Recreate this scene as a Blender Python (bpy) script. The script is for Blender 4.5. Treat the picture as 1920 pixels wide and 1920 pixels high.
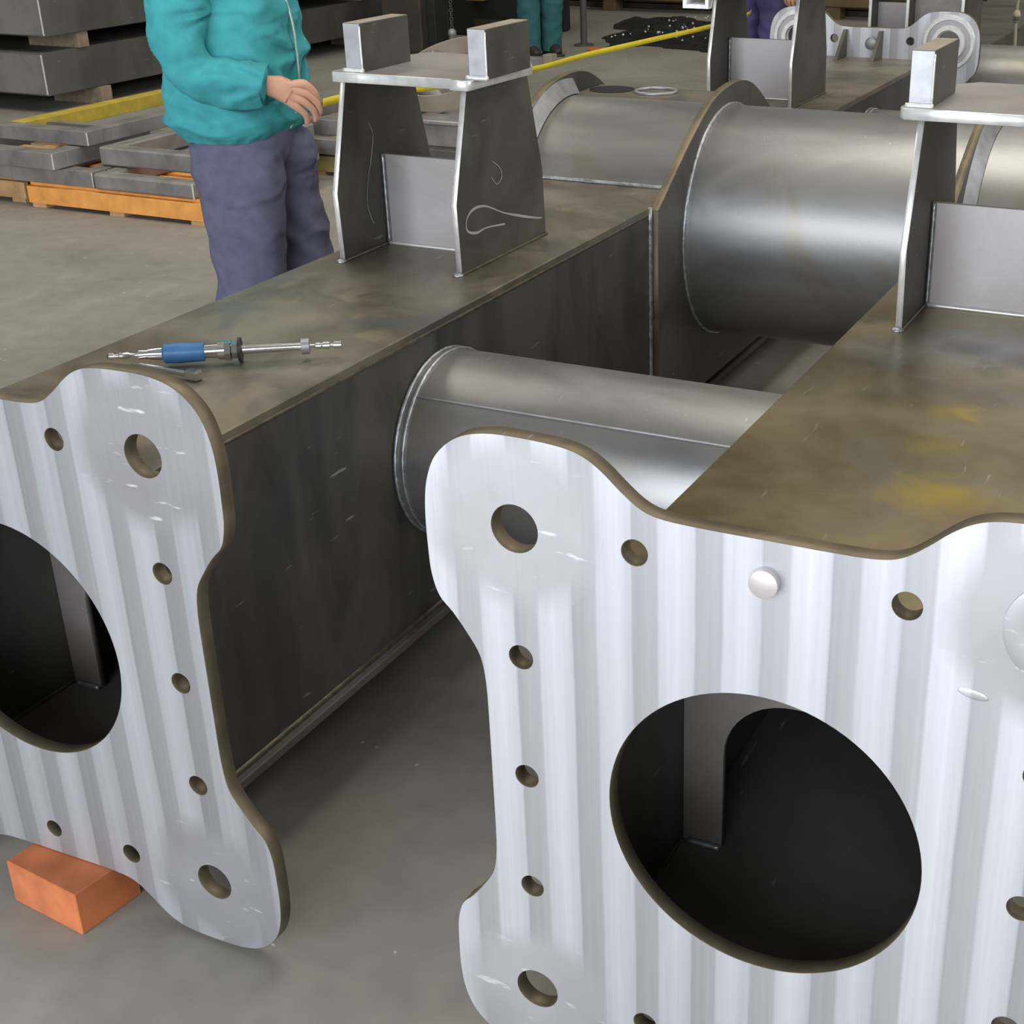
import bpy, bmesh, math, random
from mathutils import Vector, Matrix, noise
random.seed(7)
S = .372                      # metres per layout unit; layout heights count from the middle of the end plates
ZF = 1.36                     # floor lies this many units below
PI = math.pi
def W(x, y, z): return Vector((x*S, y*S, (z+ZF)*S))
for o in list(bpy.data.objects): bpy.data.objects.remove(o, do_unlink=True)
scene = bpy.context.scene
COL = scene.collection
# ------------------------------------------------------------------ camera
cam_d = bpy.data.cameras.new('camera'); cam = bpy.data.objects.new('camera', cam_d); COL.objects.link(cam)
scene.camera = cam
cam_d.sensor_width = 36; cam_d.lens = 2683.54/1920*36
cam_d.shift_x = -237.65/1920; cam_d.clip_start = .02; cam_d.clip_end = 200
yaw, pitch, roll = -.428, -.4376, -.0096
fw = Vector((math.sin(yaw)*math.cos(pitch), math.cos(yaw)*math.cos(pitch), math.sin(pitch)))
rt = Vector((math.cos(yaw), -math.sin(yaw), 0)); up = rt.cross(fw)
r2 = math.cos(roll)*rt + math.sin(roll)*up; u2 = -math.sin(roll)*rt + math.cos(roll)*up
M = Matrix((r2, u2, -fw)).transposed().to_4x4(); M.translation = W(1.2721, -3.7294, 3.064)
cam.matrix_world = M
# ------------------------------------------------------------------ world, lamps, exposure
world = bpy.data.worlds.new('hall_air'); scene.world = world; world.use_nodes = True
bgn = world.node_tree.nodes['Background']; bgn.inputs[0].default_value = (.80, .88, 1, 1); bgn.inputs[1].default_value = .55
def area(name, loc, rot, sx, sy, power, col):
    d = bpy.data.lights.new(name, 'AREA'); d.shape = 'RECTANGLE'; d.size = sx; d.size_y = sy; d.energy = power; d.color = col
    o = bpy.data.objects.new(name, d); COL.objects.link(o); o.location = loc; o.rotation_euler = rot; return o
# daylight through the big doorway behind the camera
area('doorway_daylight', (-1.1, -5.9, 2.2), (math.radians(90), 0, 0), 7.4, 4.3, 520, (.88, .93, 1))
# unseen fill lamp high on the right, added to lift the dark faces
area('side_fill_light', (8.8, 3, 4.2), (0, math.radians(90), 0), 2.4, 12, 260, (.95, .96, 1))
# rows of skylights in the hall roof
for i, (x, y) in enumerate(((-7, 3), (-1.0, 3.0), (5, 3), (-7, 9.5), (-1, 9.5), (5, 9.5), (-1, 16))):
    area('skylight_daylight', (x, y, 7.3), (0, 0, 0), 2.2, 4.4, 140 if y < 9 else 60, (1, .94, .84))
vs = scene.view_settings
vs.view_transform = 'Standard'; vs.look = 'None'; vs.gamma = 1; vs.exposure = .35; vs.use_curve_mapping = False

# ------------------------------------------------------------------ materials
def mat(name): 
    m = bpy.data.materials.new(name); m.use_nodes = True
    nt = m.node_tree; return m, nt, nt.nodes['Principled BSDF']
def plain(name, col, rough=.6, metal=0, var=.12, scale=9, bump=0, spec=.5):
    m, nt, b = mat(name)
    tc = nt.nodes.new('ShaderNodeTexCoord'); n = nt.nodes.new('ShaderNodeTexNoise'); n.inputs['Scale'].default_value = scale; n.inputs['Detail'].default_value = 5
    nt.links.new(tc.outputs['Object'], n.inputs['Vector'])
    r = nt.nodes.new('ShaderNodeValToRGB'); r.color_ramp.elements[0].position = .3; r.color_ramp.elements[1].position = .7
    r.color_ramp.elements[0].color = (*[c*(1-var) for c in col], 1); r.color_ramp.elements[1].color = (*[min(1, c*(1+var)) for c in col], 1)
    nt.links.new(n.outputs[0], r.inputs[0]); nt.links.new(r.outputs[0], b.inputs['Base Color'])
    b.inputs['Roughness'].default_value = rough; b.inputs['Metallic'].default_value = metal; b.inputs['Specular IOR Level'].default_value = spec
    if bump:
        bp = nt.nodes.new('ShaderNodeBump'); bp.inputs['Strength'].default_value = bump; bp.inputs['Distance'].default_value = .004
        nt.links.new(n.outputs[0], bp.inputs['Height']); nt.links.new(bp.outputs[0], b.inputs['Normal'])
    return m
def cloth_folds(m, sc=9, dist=.02, strength=.8):
    nt = m.node_tree; b = nt.nodes['Principled BSDF']; tc = nt.nodes.new('ShaderNodeTexCoord'); mp = nt.nodes.new('ShaderNodeMapping'); mp.inputs['Rotation'].default_value = (.5, .6, .3); mp.inputs['Scale'].default_value = (1, 1, 2.2)
    n = nt.nodes.new('ShaderNodeTexNoise'); n.inputs['Scale'].default_value = sc; n.inputs['Detail'].default_value = 2.5; n.inputs['Distortion'].default_value = 1.4; n.noise_type = 'RIDGED_MULTIFRACTAL'
    nt.links.new(tc.outputs['Object'], mp.inputs[0]); nt.links.new(mp.outputs[0], n.inputs['Vector'])
    bp = nt.nodes.new('ShaderNodeBump'); bp.inputs['Strength'].default_value = strength; bp.inputs['Distance'].default_value = dist; nt.links.new(n.outputs[0], bp.inputs['Height']); nt.links.new(bp.outputs[0], b.inputs['Normal'])
def steel(name, c1, c2, c3, rough=.42, metal=.75, stretch=(1, 1, 1), scale=3.2, scratch=.5, spots=.35, patches=(), local_tints=()):
    """rolled plate with mill scale: cloudy patches of three colours, long faint streaks, small pale scratches"""
    m, nt, b = mat(name); N = nt.nodes.new; L = nt.links.new
    tc = N('ShaderNodeTexCoord'); mp = N('ShaderNodeMapping'); mp.inputs['Scale'].default_value = stretch
    L(tc.outputs['Object'], mp.inputs[0])
    n1 = N('ShaderNodeTexNoise'); n1.inputs['Scale'].default_value = scale; n1.inputs['Detail'].default_value = 7; n1.inputs['Roughness'].default_value = .62; n1.inputs['Distortion'].default_value = .6
    n2 = N('ShaderNodeTexNoise'); n2.inputs['Scale'].default_value = scale*.45; n2.inputs['Detail'].default_value = 3; n2.inputs['Distortion'].default_value = 1.2
    L(mp.outputs[0], n1.inputs['Vector']); L(mp.outputs[0], n2.inputs['Vector'])
    r1 = N('ShaderNodeValToRGB'); e = r1.color_ramp.elements; e[0].position = .36; e[1].position = .62; e[0].color = (*c1, 1); e[1].color = (*c2, 1)
    L(n1.outputs[0], r1.inputs[0])
    r2_ = N('ShaderNodeValToRGB'); e = r2_.color_ramp.elements; e[0].position = .5; e[1].position = .7; e[0].color = (0, 0, 0, 1); e[1].color = (spots, spots, spots, 1)
    L(n2.outputs[0], r2_.inputs[0])
    mx = N('ShaderNodeMix'); mx.data_type = 'RGBA'; L(r2_.outputs[0], mx.inputs[0]); L(r1.outputs[0], mx.inputs[6]); mx.inputs[7].default_value = (*c3, 1)
    # thin scratches
    mp2 = N('ShaderNodeMapping'); mp2.inputs['Scale'].default_value = (26, 3.5, 26); mp2.inputs['Rotation'].default_value = (.1, .2, .9); L(tc.outputs['Object'], mp2.inputs[0])
    n3 = N('ShaderNodeTexNoise'); n3.inputs['Scale'].default_value = 3; n3.inputs['Detail'].default_value = 4; L(mp2.outputs[0], n3.inputs['Vector'])
    r3 = N('ShaderNodeValToRGB'); e = r3.color_ramp.elements; e[0].position = .70; e[1].position = .76; e[0].color = (0, 0, 0, 1); e[1].color = (scratch, scratch, scratch, 1); L(n3.outputs[0], r3.inputs[0])
    mx2 = N('ShaderNodeMix'); mx2.data_type = 'RGBA'; L(r3.outputs[0], mx2.inputs[0]); L(mx.outputs[2], mx2.inputs[6]); mx2.inputs[7].default_value = (.5, .5, .48, 1)
    outc = mx2.outputs[2]
    for k_, (pc, psc, th, amt) in enumerate(patches):     # stains: oil, primer, scale
        ps = N('ShaderNodeMapping'); ps.inputs['Location'].default_value = (3.7*k_+1.3, 2.1*k_, 5.5); L(tc.outputs['Object'], ps.inputs[0])
        pn = N('ShaderNodeTexNoise'); pn.inputs['Scale'].default_value = psc; pn.inputs['Detail'].default_value = 6; pn.inputs['Distortion'].default_value = .8; L(ps.outputs[0], pn.inputs['Vector'])
        pr = N('ShaderNodeMapRange'); pr.inputs[1].default_value = th; pr.inputs[2].default_value = th+.06; pr.inputs[4].default_value = amt; L(pn.outputs[0], pr.inputs[0])
        pm_ = N('ShaderNodeMix'); pm_.data_type = 'RGBA'; L(pr.outputs[0], pm_.inputs[0]); L(outc, pm_.inputs[6]); pm_.inputs[7].default_value = (*pc, 1); outc = pm_.outputs[2]
    for (px_, py_), rad, pc, amt in local_tints:     # single tinted patches, each at one place on the plate
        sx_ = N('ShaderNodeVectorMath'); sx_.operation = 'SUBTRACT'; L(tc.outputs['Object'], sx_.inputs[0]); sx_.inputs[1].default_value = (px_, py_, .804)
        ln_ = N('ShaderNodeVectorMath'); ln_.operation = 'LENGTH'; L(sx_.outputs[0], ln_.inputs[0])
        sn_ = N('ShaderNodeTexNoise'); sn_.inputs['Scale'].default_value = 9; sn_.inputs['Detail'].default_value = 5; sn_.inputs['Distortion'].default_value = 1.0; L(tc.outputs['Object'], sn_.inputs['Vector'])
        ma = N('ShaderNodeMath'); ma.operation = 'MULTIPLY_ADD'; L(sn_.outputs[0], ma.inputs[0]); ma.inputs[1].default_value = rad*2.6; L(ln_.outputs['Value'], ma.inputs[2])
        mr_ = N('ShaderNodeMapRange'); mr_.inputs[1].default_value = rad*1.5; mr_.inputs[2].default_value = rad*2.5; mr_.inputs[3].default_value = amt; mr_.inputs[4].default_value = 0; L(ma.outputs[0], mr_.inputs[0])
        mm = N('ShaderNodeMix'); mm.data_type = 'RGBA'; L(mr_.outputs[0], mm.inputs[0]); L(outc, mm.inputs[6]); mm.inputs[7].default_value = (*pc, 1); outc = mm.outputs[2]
    L(outc, b.inputs['Base Color'])
    rr = N('ShaderNodeMapRange'); rr.inputs[3].default_value = rough-.08; rr.inputs[4].default_value = rough+.12; L(n1.outputs[0], rr.inputs[0]); L(rr.outputs[0], b.inputs['Roughness'])
    b.inputs['Metallic'].default_value = metal
    bp = N('ShaderNodeBump'); bp.inputs['Strength'].default_value = .12; bp.inputs['Distance'].default_value = .003; L(n1.outputs[0], bp.inputs['Height']); L(bp.outputs[0], b.inputs['Normal'])
    return m
def milled(k=1.0, name='milled_steel'):
    """face-milled plate: side by side cutter passes, each a little lighter or darker, with fine grain"""
    m, nt, b = mat(name); N = nt.nodes.new; L = nt.links.new
    tc = N('ShaderNodeTexCoord'); sp = N('ShaderNodeSeparateXYZ'); L(tc.outputs['Object'], sp.inputs[0])
    nz = N('ShaderNodeTexNoise'); nz.inputs['Scale'].default_value = 5; nz.inputs['Detail'].default_value = 4; L(tc.outputs['Object'], nz.inputs['Vector'])
    # x wobble
    wob = N('ShaderNodeMath'); wob.operation = 'MULTIPLY_ADD'; L(nz.outputs[0], wob.inputs[0]); wob.inputs[1].default_value = .006; L(sp.outputs[0], wob.inputs[2])
    mul = N('ShaderNodeMath'); mul.operation = 'MULTIPLY'; L(wob.outputs[0], mul.inputs[0]); mul.inputs[1].default_value = 1/.083
    fr = N('ShaderNodeMath'); fr.operation = 'FRACT'; L(mul.outputs[0], fr.inputs[0])
    rp = N('ShaderNodeValToRGB'); cr = rp.color_ramp; cr.elements[0].position = 0; cr.elements[0].color = (.47, .47, .50, 1); cr.elements[1].position = 1; cr.elements[1].color = (.52, .52, .55, 1)
    for p, c in ((.05, (.50, .495, .52)), (.38, (.54, .535, .56)), (.43, (.69, .70, .745)), (.70, (.76, .77, .815)), (.96, (.66, .67, .71))):
        el = cr.elements.new(p); el.color = (*c, 1)
    L(fr.outputs[0], rp.inputs[0])
    fl_ = N('ShaderNodeMath'); fl_.operation = 'FLOOR'; L(mul.outputs[0], fl_.inputs[0]); wn = N('ShaderNodeTexWhiteNoise'); wn.noise_dimensions = '1D'; L(fl_.outputs[0], wn.inputs['W'])
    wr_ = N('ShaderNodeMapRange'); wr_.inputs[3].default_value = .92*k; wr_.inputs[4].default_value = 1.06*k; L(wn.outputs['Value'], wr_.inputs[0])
    m0 = N('ShaderNodeMath'); m0.operation = 'MULTIPLY'; L(wr_.outputs[0], m0.inputs[0]); PASS = m0
    # fine vertical grain
    mp = N('ShaderNodeMapping'); mp.inputs['Scale'].default_value = (60, 1, 1.2); L(tc.outputs['Object'], mp.inputs[0])
    ng = N('ShaderNodeTexNoise'); ng.inputs['Scale'].default_value = 2; ng.inputs['Detail'].default_value = 5; L(mp.outputs[0], ng.inputs['Vector'])
    rg = N('ShaderNodeMapRange'); rg.inputs[3].default_value = .86; rg.inputs[4].default_value = 1.12; L(ng.outputs[0], rg.inputs[0])
    vm = N('ShaderNodeMix'); vm.data_type = 'RGBA'; vm.blend_type = 'MULTIPLY'; vm.inputs[0].default_value = 1; L(rg.outputs[0], PASS.inputs[1]); L(rp.outputs[0], vm.inputs[6]); L(PASS.outputs[0], vm.inputs[7])
    # blotches where the corner lugs were dressed by hand: no passes there
    az = N('ShaderNodeMath'); az.operation = 'ABSOLUTE'; ax = N('ShaderNodeMath'); ax.operation = 'ABSOLUTE'; L(sp.outputs[0], ax.inputs[0])
    zc = N('ShaderNodeMath'); zc.operation = 'SUBTRACT'; L(sp.outputs[2], zc.inputs[0]); zc.inputs[1].default_value = 0; L(zc.outputs[0], az.inputs[0])
    dx = N('ShaderNodeMath'); dx.operation = 'SUBTRACT'; L(ax.outputs[0], dx.inputs[0]); dx.inputs[1].default_value = .885*S
    dz = N('ShaderNodeMath'); dz.operation = 'SUBTRACT'; L(az.outputs[0], dz.inputs[0]); dz.inputs[1].default_value = 1.02*S
    cx = N('ShaderNodeCombineXYZ'); L(dx.outputs[0], cx.inputs[0]); L(dz.outputs[0], cx.inputs[1])
    ln = N('ShaderNodeVectorMath'); ln.operation = 'LENGTH'; L(cx.outputs[0], ln.inputs[0])
    ad = N('ShaderNodeMath'); ad.operation = 'MULTIPLY_ADD'; L(nz.outputs[0], ad.inputs[0]); ad.inputs[1].default_value = .07; L(ln.outputs['Value'], ad.inputs[2])
    lr = N('ShaderNodeMapRange'); lr.inputs[1].default_value = .125; lr.inputs[2].default_value = .165; lr.inputs[3].default_value = 1; lr.inputs[4].default_value = 0; L(ad.outputs[0], lr.inputs[0])
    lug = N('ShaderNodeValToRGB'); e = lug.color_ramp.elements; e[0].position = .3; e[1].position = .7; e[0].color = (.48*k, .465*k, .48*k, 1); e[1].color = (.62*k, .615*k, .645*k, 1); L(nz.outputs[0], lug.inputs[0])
    mx = N('ShaderNodeMix'); mx.data_type = 'RGBA'; L(lr.outputs[0], mx.inputs[0]); L(vm.outputs[2], mx.inputs[6]); L(lug.outputs[0], mx.inputs[7])
    ms = N('ShaderNodeMapping'); ms.inputs['Scale'].default_value = (6, 1, 26); ms.inputs['Rotation'].default_value = (0, .9, 0); L(tc.outputs['Object'], ms.inputs[0])
    nsr = N('ShaderNodeTexNoise'); nsr.inputs['Scale'].default_value = 2.2; nsr.inputs['Detail'].default_value = 3; L(ms.outputs[0], nsr.inputs['Vector'])
    rs = N('ShaderNodeMapRange'); rs.inputs[1].default_value = .64; rs.inputs[2].default_value = .70; rs.inputs[4].default_value = .8; L(nsr.outputs[0], rs.inputs[0])
    gs = N('ShaderNodeMath'); gs.operation = 'MULTIPLY'; L(rs.outputs[0], gs.inputs[0]); L(lr.outputs[0], gs.inputs[1])
    mg = N('ShaderNodeMix'); mg.data_type = 'RGBA'; L(gs.outputs[0], mg.inputs[0]); L(mx.outputs[2], mg.inputs[6]); mg.inputs[7].default_value = (.82, .82, .85, 1)
    L(mg.outputs[2], b.inputs['Base Color'])
    b.inputs['Metallic'].default_value = .6; b.inputs['Roughness'].default_value = .45
    bp = N('ShaderNodeBump'); bp.inputs['Strength'].default_value = .15; bp.inputs['Distance'].default_value = .002; L(ng.outputs[0], bp.inputs['Height']); L(bp.outputs[0], b.inputs['Normal'])
    return m
MILLED = milled(.90); MILLED_SHADED = milled(.64, 'shaded_milled_steel')  # left plate takes a darker copy: its weaker light is painted into the colour
EDGE = steel('flame_cut_edge', (.13, .105, .07), (.22, .18, .12), (.10, .09, .07), rough=.5, metal=.6, scale=9)
TOPST = steel('beam_top_steel', (.17, .145, .105), (.30, .265, .21), (.115, .115, .11), rough=.40, metal=.65, stretch=(1, 1, 1), scale=4.5, spots=.6, patches=(((.34, .28, .20), 5, .57, .6), ((.15, .16, .16), 3.5, .56, .6)))
TOPST2 = steel('right_beam_top_steel', (.19, .15, .08), (.31, .255, .15), (.09, .09, .08), rough=.34, metal=.7, stretch=(1, 1, 1), scale=3.6, spots=.5, patches=(((.24, .22, .17), 5, .58, .5), ((.13, .12, .08), 4, .58, .6)), local_tints=(((.545, 1.10), .13, (.33, .33, .33), .6), ((.70, 1.18), .11, (.30, .30, .31), .6), ((.62, 1.12), .05, (.08, .085, .09), .7), ((.73, 1.10), .05, (.07, .075, .08), .7), ((.66, .80), .05, (.45, .33, .05), .85), ((.72, .47), .07, (.42, .31, .05), .85), ((.67, .66), .045, (.40, .31, .07), .5), ((.45, .80), .10, (.26, .24, .17), .5)))  # right beam top, with grey, dark and yellow tints at fixed spots
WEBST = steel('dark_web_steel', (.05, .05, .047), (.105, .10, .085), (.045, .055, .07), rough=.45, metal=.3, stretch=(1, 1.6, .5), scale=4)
TUBEST = steel('tube_steel', (.25, .25, .255), (.36, .355, .35), (.26, .235, .19), rough=.38, metal=.82, stretch=(.35, 1, 1), scale=5, patches=(((.30, .26, .19), 3, .55, .5),))
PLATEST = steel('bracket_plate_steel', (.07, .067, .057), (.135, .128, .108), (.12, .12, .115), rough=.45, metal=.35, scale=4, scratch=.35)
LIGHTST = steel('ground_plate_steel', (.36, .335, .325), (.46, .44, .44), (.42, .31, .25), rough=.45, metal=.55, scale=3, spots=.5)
CUT = plain('bright_cut_edge', (.82, .82, .80), .35, .5, .12, 40)
CHALK = plain('chalk', (.42, .42, .39), .9)
DULLW = plain('dull_weld_bead', (.16, .14, .10), .4, .7, .3, 50, .4)
WELD = plain('weld_bead', (.42, .44, .46), .38, .8, .35, 60, .5)
GRIND = plain('ground_steel_band', (.36, .365, .38), .42, .6, .15, 30)
DIAPH = steel('diaphragm_steel', (.15, .135, .12), (.22, .20, .185), (.2, .13, .09), rough=.55, metal=.3, scale=3)
OLDST = steel('stacked_beam_steel', (.09, .088, .08), (.15, .145, .135), (.12, .10, .08), rough=.6, metal=.3, scale=2)
FRAMEST = steel('frame_bar_steel', (.22, .21, .20), (.36, .34, .32), (.22, .19, .14), rough=.5, metal=.4, scale=4)
YELLOWP = plain('worn_yellow_paint', (.55, .42, .06), .5, .1, .2, 12)
PALLET = plain('orange_pallet_wood', (.85, .38, .09), .7, 0, .15, 14)
PALLET2 = plain('pale_pallet_wood', (.55, .34, .16), .75, 0, .2, 14)
DUNN = plain('weathered_spacer_wood', (.30, .23, .16), .8, 0, .25, 20)
BLOCK = plain('red_orange_timber', (.48, .145, .05), .75, 0, .22, 16, .3)
JACKET = plain('teal_jacket_cloth', (.06, .34, .365), .85, 0, .10, 30, .25, .15)
TROUSER = plain('slate_blue_trouser_cloth', (.13, .13, .195), .9, 0, .12, 30, .25, .1)
cloth_folds(JACKET, 4.5, .03, .9); cloth_folds(TROUSER, 4, .02, .8)
TEALT = plain('teal_overall_cloth', (.045, .135, .145), .9, 0, .12, 20, .2, .1)
PURPLET = plain('violet_blue_overall_cloth', (.09, .08, .19), .9, 0, .12, 20, .2, .1)
SKIN = plain('skin', (.62, .33, .22), .5, 0, .12, 12); HAIR = plain('dark_hair', (.03, .022, .018), .7, 0, .3, 60)
DIMPL = plain('dim_floor_brown', (.075, .055, .035), .75, .1, .3, 5); BLACKV = plain('recess_shade', (.006, .006, .007), .9); EYE = plain('eye', (.5, .48, .45), .2); SHOE = plain('dark_shoe_leather', (.035, .032, .03), .5, 0, .2, 20); ZIPM = plain('pale_zip', (.45, .55, .5), .4, .4, .1, 40)
TAPEY = plain('yellow_tape_blade', (.75, .62, .03), .45, 0, .08, 12)
CHROME = plain('chrome', (.72, .72, .74), .18, 1, .06, 30); BLUEG = plain('blue_grip', (.05, .17, .36), .4, .1, .15, 30); BLACKR = plain('black_rubber', (.02, .02, .02), .5, 0, .2, 30)
MACHBROWN = plain('dark_brown_machine_paint', (.055, .04, .03), .6, .1, .25, 5)
MACHDARK = plain('near_black_machine_paint', (.022, .024, .022), .6, .2, .3, 5)
TAN = plain('tan_steel_hoop', (.42, .37, .29), .5, .3, .12, 8)
CHIPB = plain('dark_metal_swarf', (.02, .021, .02), .4, .4, .5, 60, 1.0); CHIPW = plain('bright_metal_chip', (.8, .8, .82), .3, .6, .1, 30)
WALLP = plain('dull_wall_panel', (.42, .42, .40), .8, 0, .1, 2); CEILP = plain('roof_sheet', (.40, .38, .33), .8, 0, .1, 2)
ORANGE = plain('orange_plastic', (.6, .18, .04), .4); GREYP = plain('grey_painted_post', (.10, .095, .09), .6, .1, .15, 6)

# ------------------------------------------------------------------ helpers
def finish(bm, name, m, parent=None, smooth=False):
    """bm is in world metres; stored relative to the parent's origin"""
    bmesh.ops.recalc_face_normals(bm, faces=bm.faces)
    o0 = parent.matrix_world.translation if parent else Vector((0, 0, 0))
    c = Vector((0, 0, 0))
    if parent is None:
        for v in bm.verts: c += v.co
        c /= max(1, len(bm.verts)); c.z = min(v.co.z for v in bm.verts); o0 = c
    for v in bm.verts: v.co -= o0
    me = bpy.data.meshes.new(name); bm.to_mesh(me); bm.free()
    ms = m if isinstance(m, (list, tuple)) else [m]
    for k in ms: me.materials.append(k)
    if smooth:
        for p in me.polygons: p.use_smooth = True
    o = bpy.data.objects.new(name, me); COL.objects.link(o)
    if parent: o.parent = parent; REL[o.name] = o0.copy()
    else: o.location = o0
    return o
REL = {}
def smooth_by_angle(o, deg=35):
    bpy.context.view_layer.objects.active = o
    for x in bpy.context.selected_objects: x.select_set(False)
    o.select_set(True); bpy.ops.object.shade_smooth_by_angle(angle=math.radians(deg)); o.select_set(False)
class Holder:  # lets a part act as parent for its sub-parts (same origin as its thing)
    pass
def thing(name, label, cat, loc, group=None):
    o = bpy.data.objects.new(name, None); COL.objects.link(o); o.location = loc; o.empty_display_size = .1
    o.matrix_world = Matrix.Translation(loc); o['label'] = label; o['category'] = cat
    if group: o['group'] = group
    return o
def tag(o, label, cat, group=None):
    o['label'] = label; o['category'] = cat
    if group: o['group'] = group
    return o
def sub(bm, name, m, part, root, smooth=False):
    """sub-part: parented to a part that itself sits at the thing's origin"""
    o = finish(bm, name, m, root, smooth); o.parent = part; return o
def structure(o): o['kind'] = 'structure'; return o
def box(bm, lo, hi, bev=0, mi=0, rot=None, piv=None):
    lo, hi = Vector(lo), Vector(hi); c = (lo+hi)/2; d = hi-lo
    r = bmesh.ops.create_cube(bm, size=1, matrix=Matrix.Translation(c) @ Matrix.Diagonal((*d, 1)))
    vs_ = r['verts']
    if bev: 
        es = list({e for v in vs_ for e in v.link_edges}); q = bmesh.ops.bevel(bm, geom=es, offset=bev, segments=1, affect='EDGES'); vs_ = list({v for f in q['faces'] for v in f.verts} | {v for v in vs_ if v.is_valid})
    if mi:
        for f in {f for v in vs_ for f in v.link_faces}: f.material_index = mi
    if rot is not None:
        bmesh.ops.rotate(bm, verts=vs_, cent=piv if piv is not None else c, matrix=rot)
    return vs_
def cyl(bm, a, b, r, r2=None, n=32, caps=True):
    a, b = Vector(a), Vector(b); d = b-a; q = d.to_track_quat('Z', 'Y').to_matrix().to_4x4()
    return bmesh.ops.create_cone(bm, cap_ends=caps, cap_tris=False, segments=n, radius1=r, radius2=r if r2 is None else r2, depth=d.length, matrix=Matrix.Translation((a+b)/2) @ q)['verts']
def torus(bm, c, axis, R, r, n=48, k=8):
    q = Vector(axis).to_track_quat('Z', 'Y').to_matrix(); rows = []
    for i in range(n):
        a = 2*PI*i/n; row = []
        for j in range(k):
            b_ = 2*PI*j/k; p = Vector(((R+r*math.cos(b_))*math.cos(a), (R+r*math.cos(b_))*math.sin(a), r*math.sin(b_))); row.append(bm.verts.new(q @ p + Vector(c)))
        rows.append(row)
    for i in range(n):
        for j in range(k): bm.faces.new((rows[i][j], rows[(i+1) % n][j], rows[(i+1) % n][(j+1) % k], rows[i][(j+1) % k]))
def lathe(bm, origin, axis, prof, n=40):
    """prof: (distance along axis, radius)"""
    q = Vector(axis).to_track_quat('Z', 'Y').to_matrix(); rows = []
    for t, r in prof:
        rows.append([bm.verts.new(q @ Vector((max(r, 1e-5)*math.cos(2*PI*i/n), max(r, 1e-5)*math.sin(2*PI*i/n), t)) + Vector(origin)) for i in range(n)])
    for a, b in zip(rows, rows[1:]):
        for i in range(n): bm.faces.new((a[i], a[(i+1) % n], b[(i+1) % n], b[i]))
    bm.faces.new(rows[0][::-1]); bm.faces.new(rows[-1])
def catmull(P, k, closed=False):
    out = []; n = len(P); P = [Vector(p) for p in P]
    rng = range(n if closed else n-1)
    for i in rng:
        p0 = P[(i-1) % n] if closed or i > 0 else P[0]; p1 = P[i]; p2 = P[(i+1) % n]; p3 = P[(i+2) % n] if closed or i+2 < n else P[-1]
        for j in range(k):
            t = j/k; out.append(.5*((2*p1)+(p2-p0)*t+(2*p0-5*p1+4*p2-p3)*t*t+(3*p1-p0-3*p2+p3)*t*t*t))
    if not closed: out.append(P[-1])
    return out
def tube(bm, P, radii, n=16, k=6, flat=1.0, caps=True, fold=0, seed=0, up_=(0, 0, 1)):
    pts = catmull(P, k); R = [v.x for v in catmull([(r, 0, 0) for r in radii], k)]; rows = []
    for i, p in enumerate(pts):
        t = (pts[min(i+1, len(pts)-1)]-pts[max(i-1, 0)]).normalized(); s = t.cross(Vector(up_))
        if s.length < 1e-3: s = t.cross(Vector((0, 1, 0)))
        s.normalize(); u = s.cross(t); row = []
        for j in range(n):
            a = 2*PI*j/n; d = (math.cos(a)*s + math.sin(a)*u*flat); q = p + d*R[i]
            if fold:
                f = noise.noise(Vector((q.x*9+seed, q.y*9, q.z*15))) + .6*noise.noise(q*24+Vector((seed, 0, 0)))
                q = p + d*(R[i]+fold*f)
            row.append(bm.verts.new(q))
        rows.append(row)
    for a, b in zip(rows, rows[1:]):
        for j in range(n): bm.faces.new((a[j], a[(j+1) % n], b[(j+1) % n], b[j]))
    if caps: bm.faces.new(rows[0][::-1]); bm.faces.new(rows[-1])
def loops2d(loops, thick, plane, at, bev=0, name='tmp'):
    """flat shape with holes -> bmesh in world coords. plane 'XZ' faces -Y with front at y=at, 'YZ' x centre=at, 'XY'. loops in metres."""
    cu = bpy.data.curves.new(name, 'CURVE'); cu.dimensions = '2D'; cu.fill_mode = 'BOTH'; cu.extrude = thick/2-bev; cu.bevel_depth = bev; cu.bevel_resolution = 0; cu.offset = -bev
    for lp in loops:
        s = cu.splines.new('POLY'); s.points.add(len(lp)-1); s.use_cyclic_u = True
        for i, p in enumerate(lp): s.points[i].co = (p[0], p[1], 0, 1)
    ob = bpy.data.objects.new(name, cu); COL.objects.link(ob)
    dg = bpy.context.evaluated_depsgraph_get(); me = bpy.data.meshes.new_from_object(ob.evaluated_get(dg)); bpy.data.objects.remove(ob); bpy.data.curves.remove(cu)
    bm = bmesh.new(); bm.from_mesh(me); bpy.data.meshes.remove(me)
    bmesh.ops.remove_doubles(bm, verts=bm.verts, dist=1e-5)
    for v in bm.verts:
        x, y, z = v.co
        if plane == 'XZ': v.co = (x, at+thick/2-z, y)
        elif plane == 'YZ': v.co = (at+z, x, y)
        else: v.co = (x, y, at+z)
    return bm
def circ(cx, cy, r, n=40): return [(cx+r*math.cos(2*PI*i/n), cy+r*math.sin(2*PI*i/n)) for i in range(n)]
def edge_mat(bm, axis, idx=1):
    """faces not facing +-axis get the cut-edge material"""
    for f in bm.faces:
        f.normal_update()
        if abs(f.normal[axis]) < .8: f.material_index = idx

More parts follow.
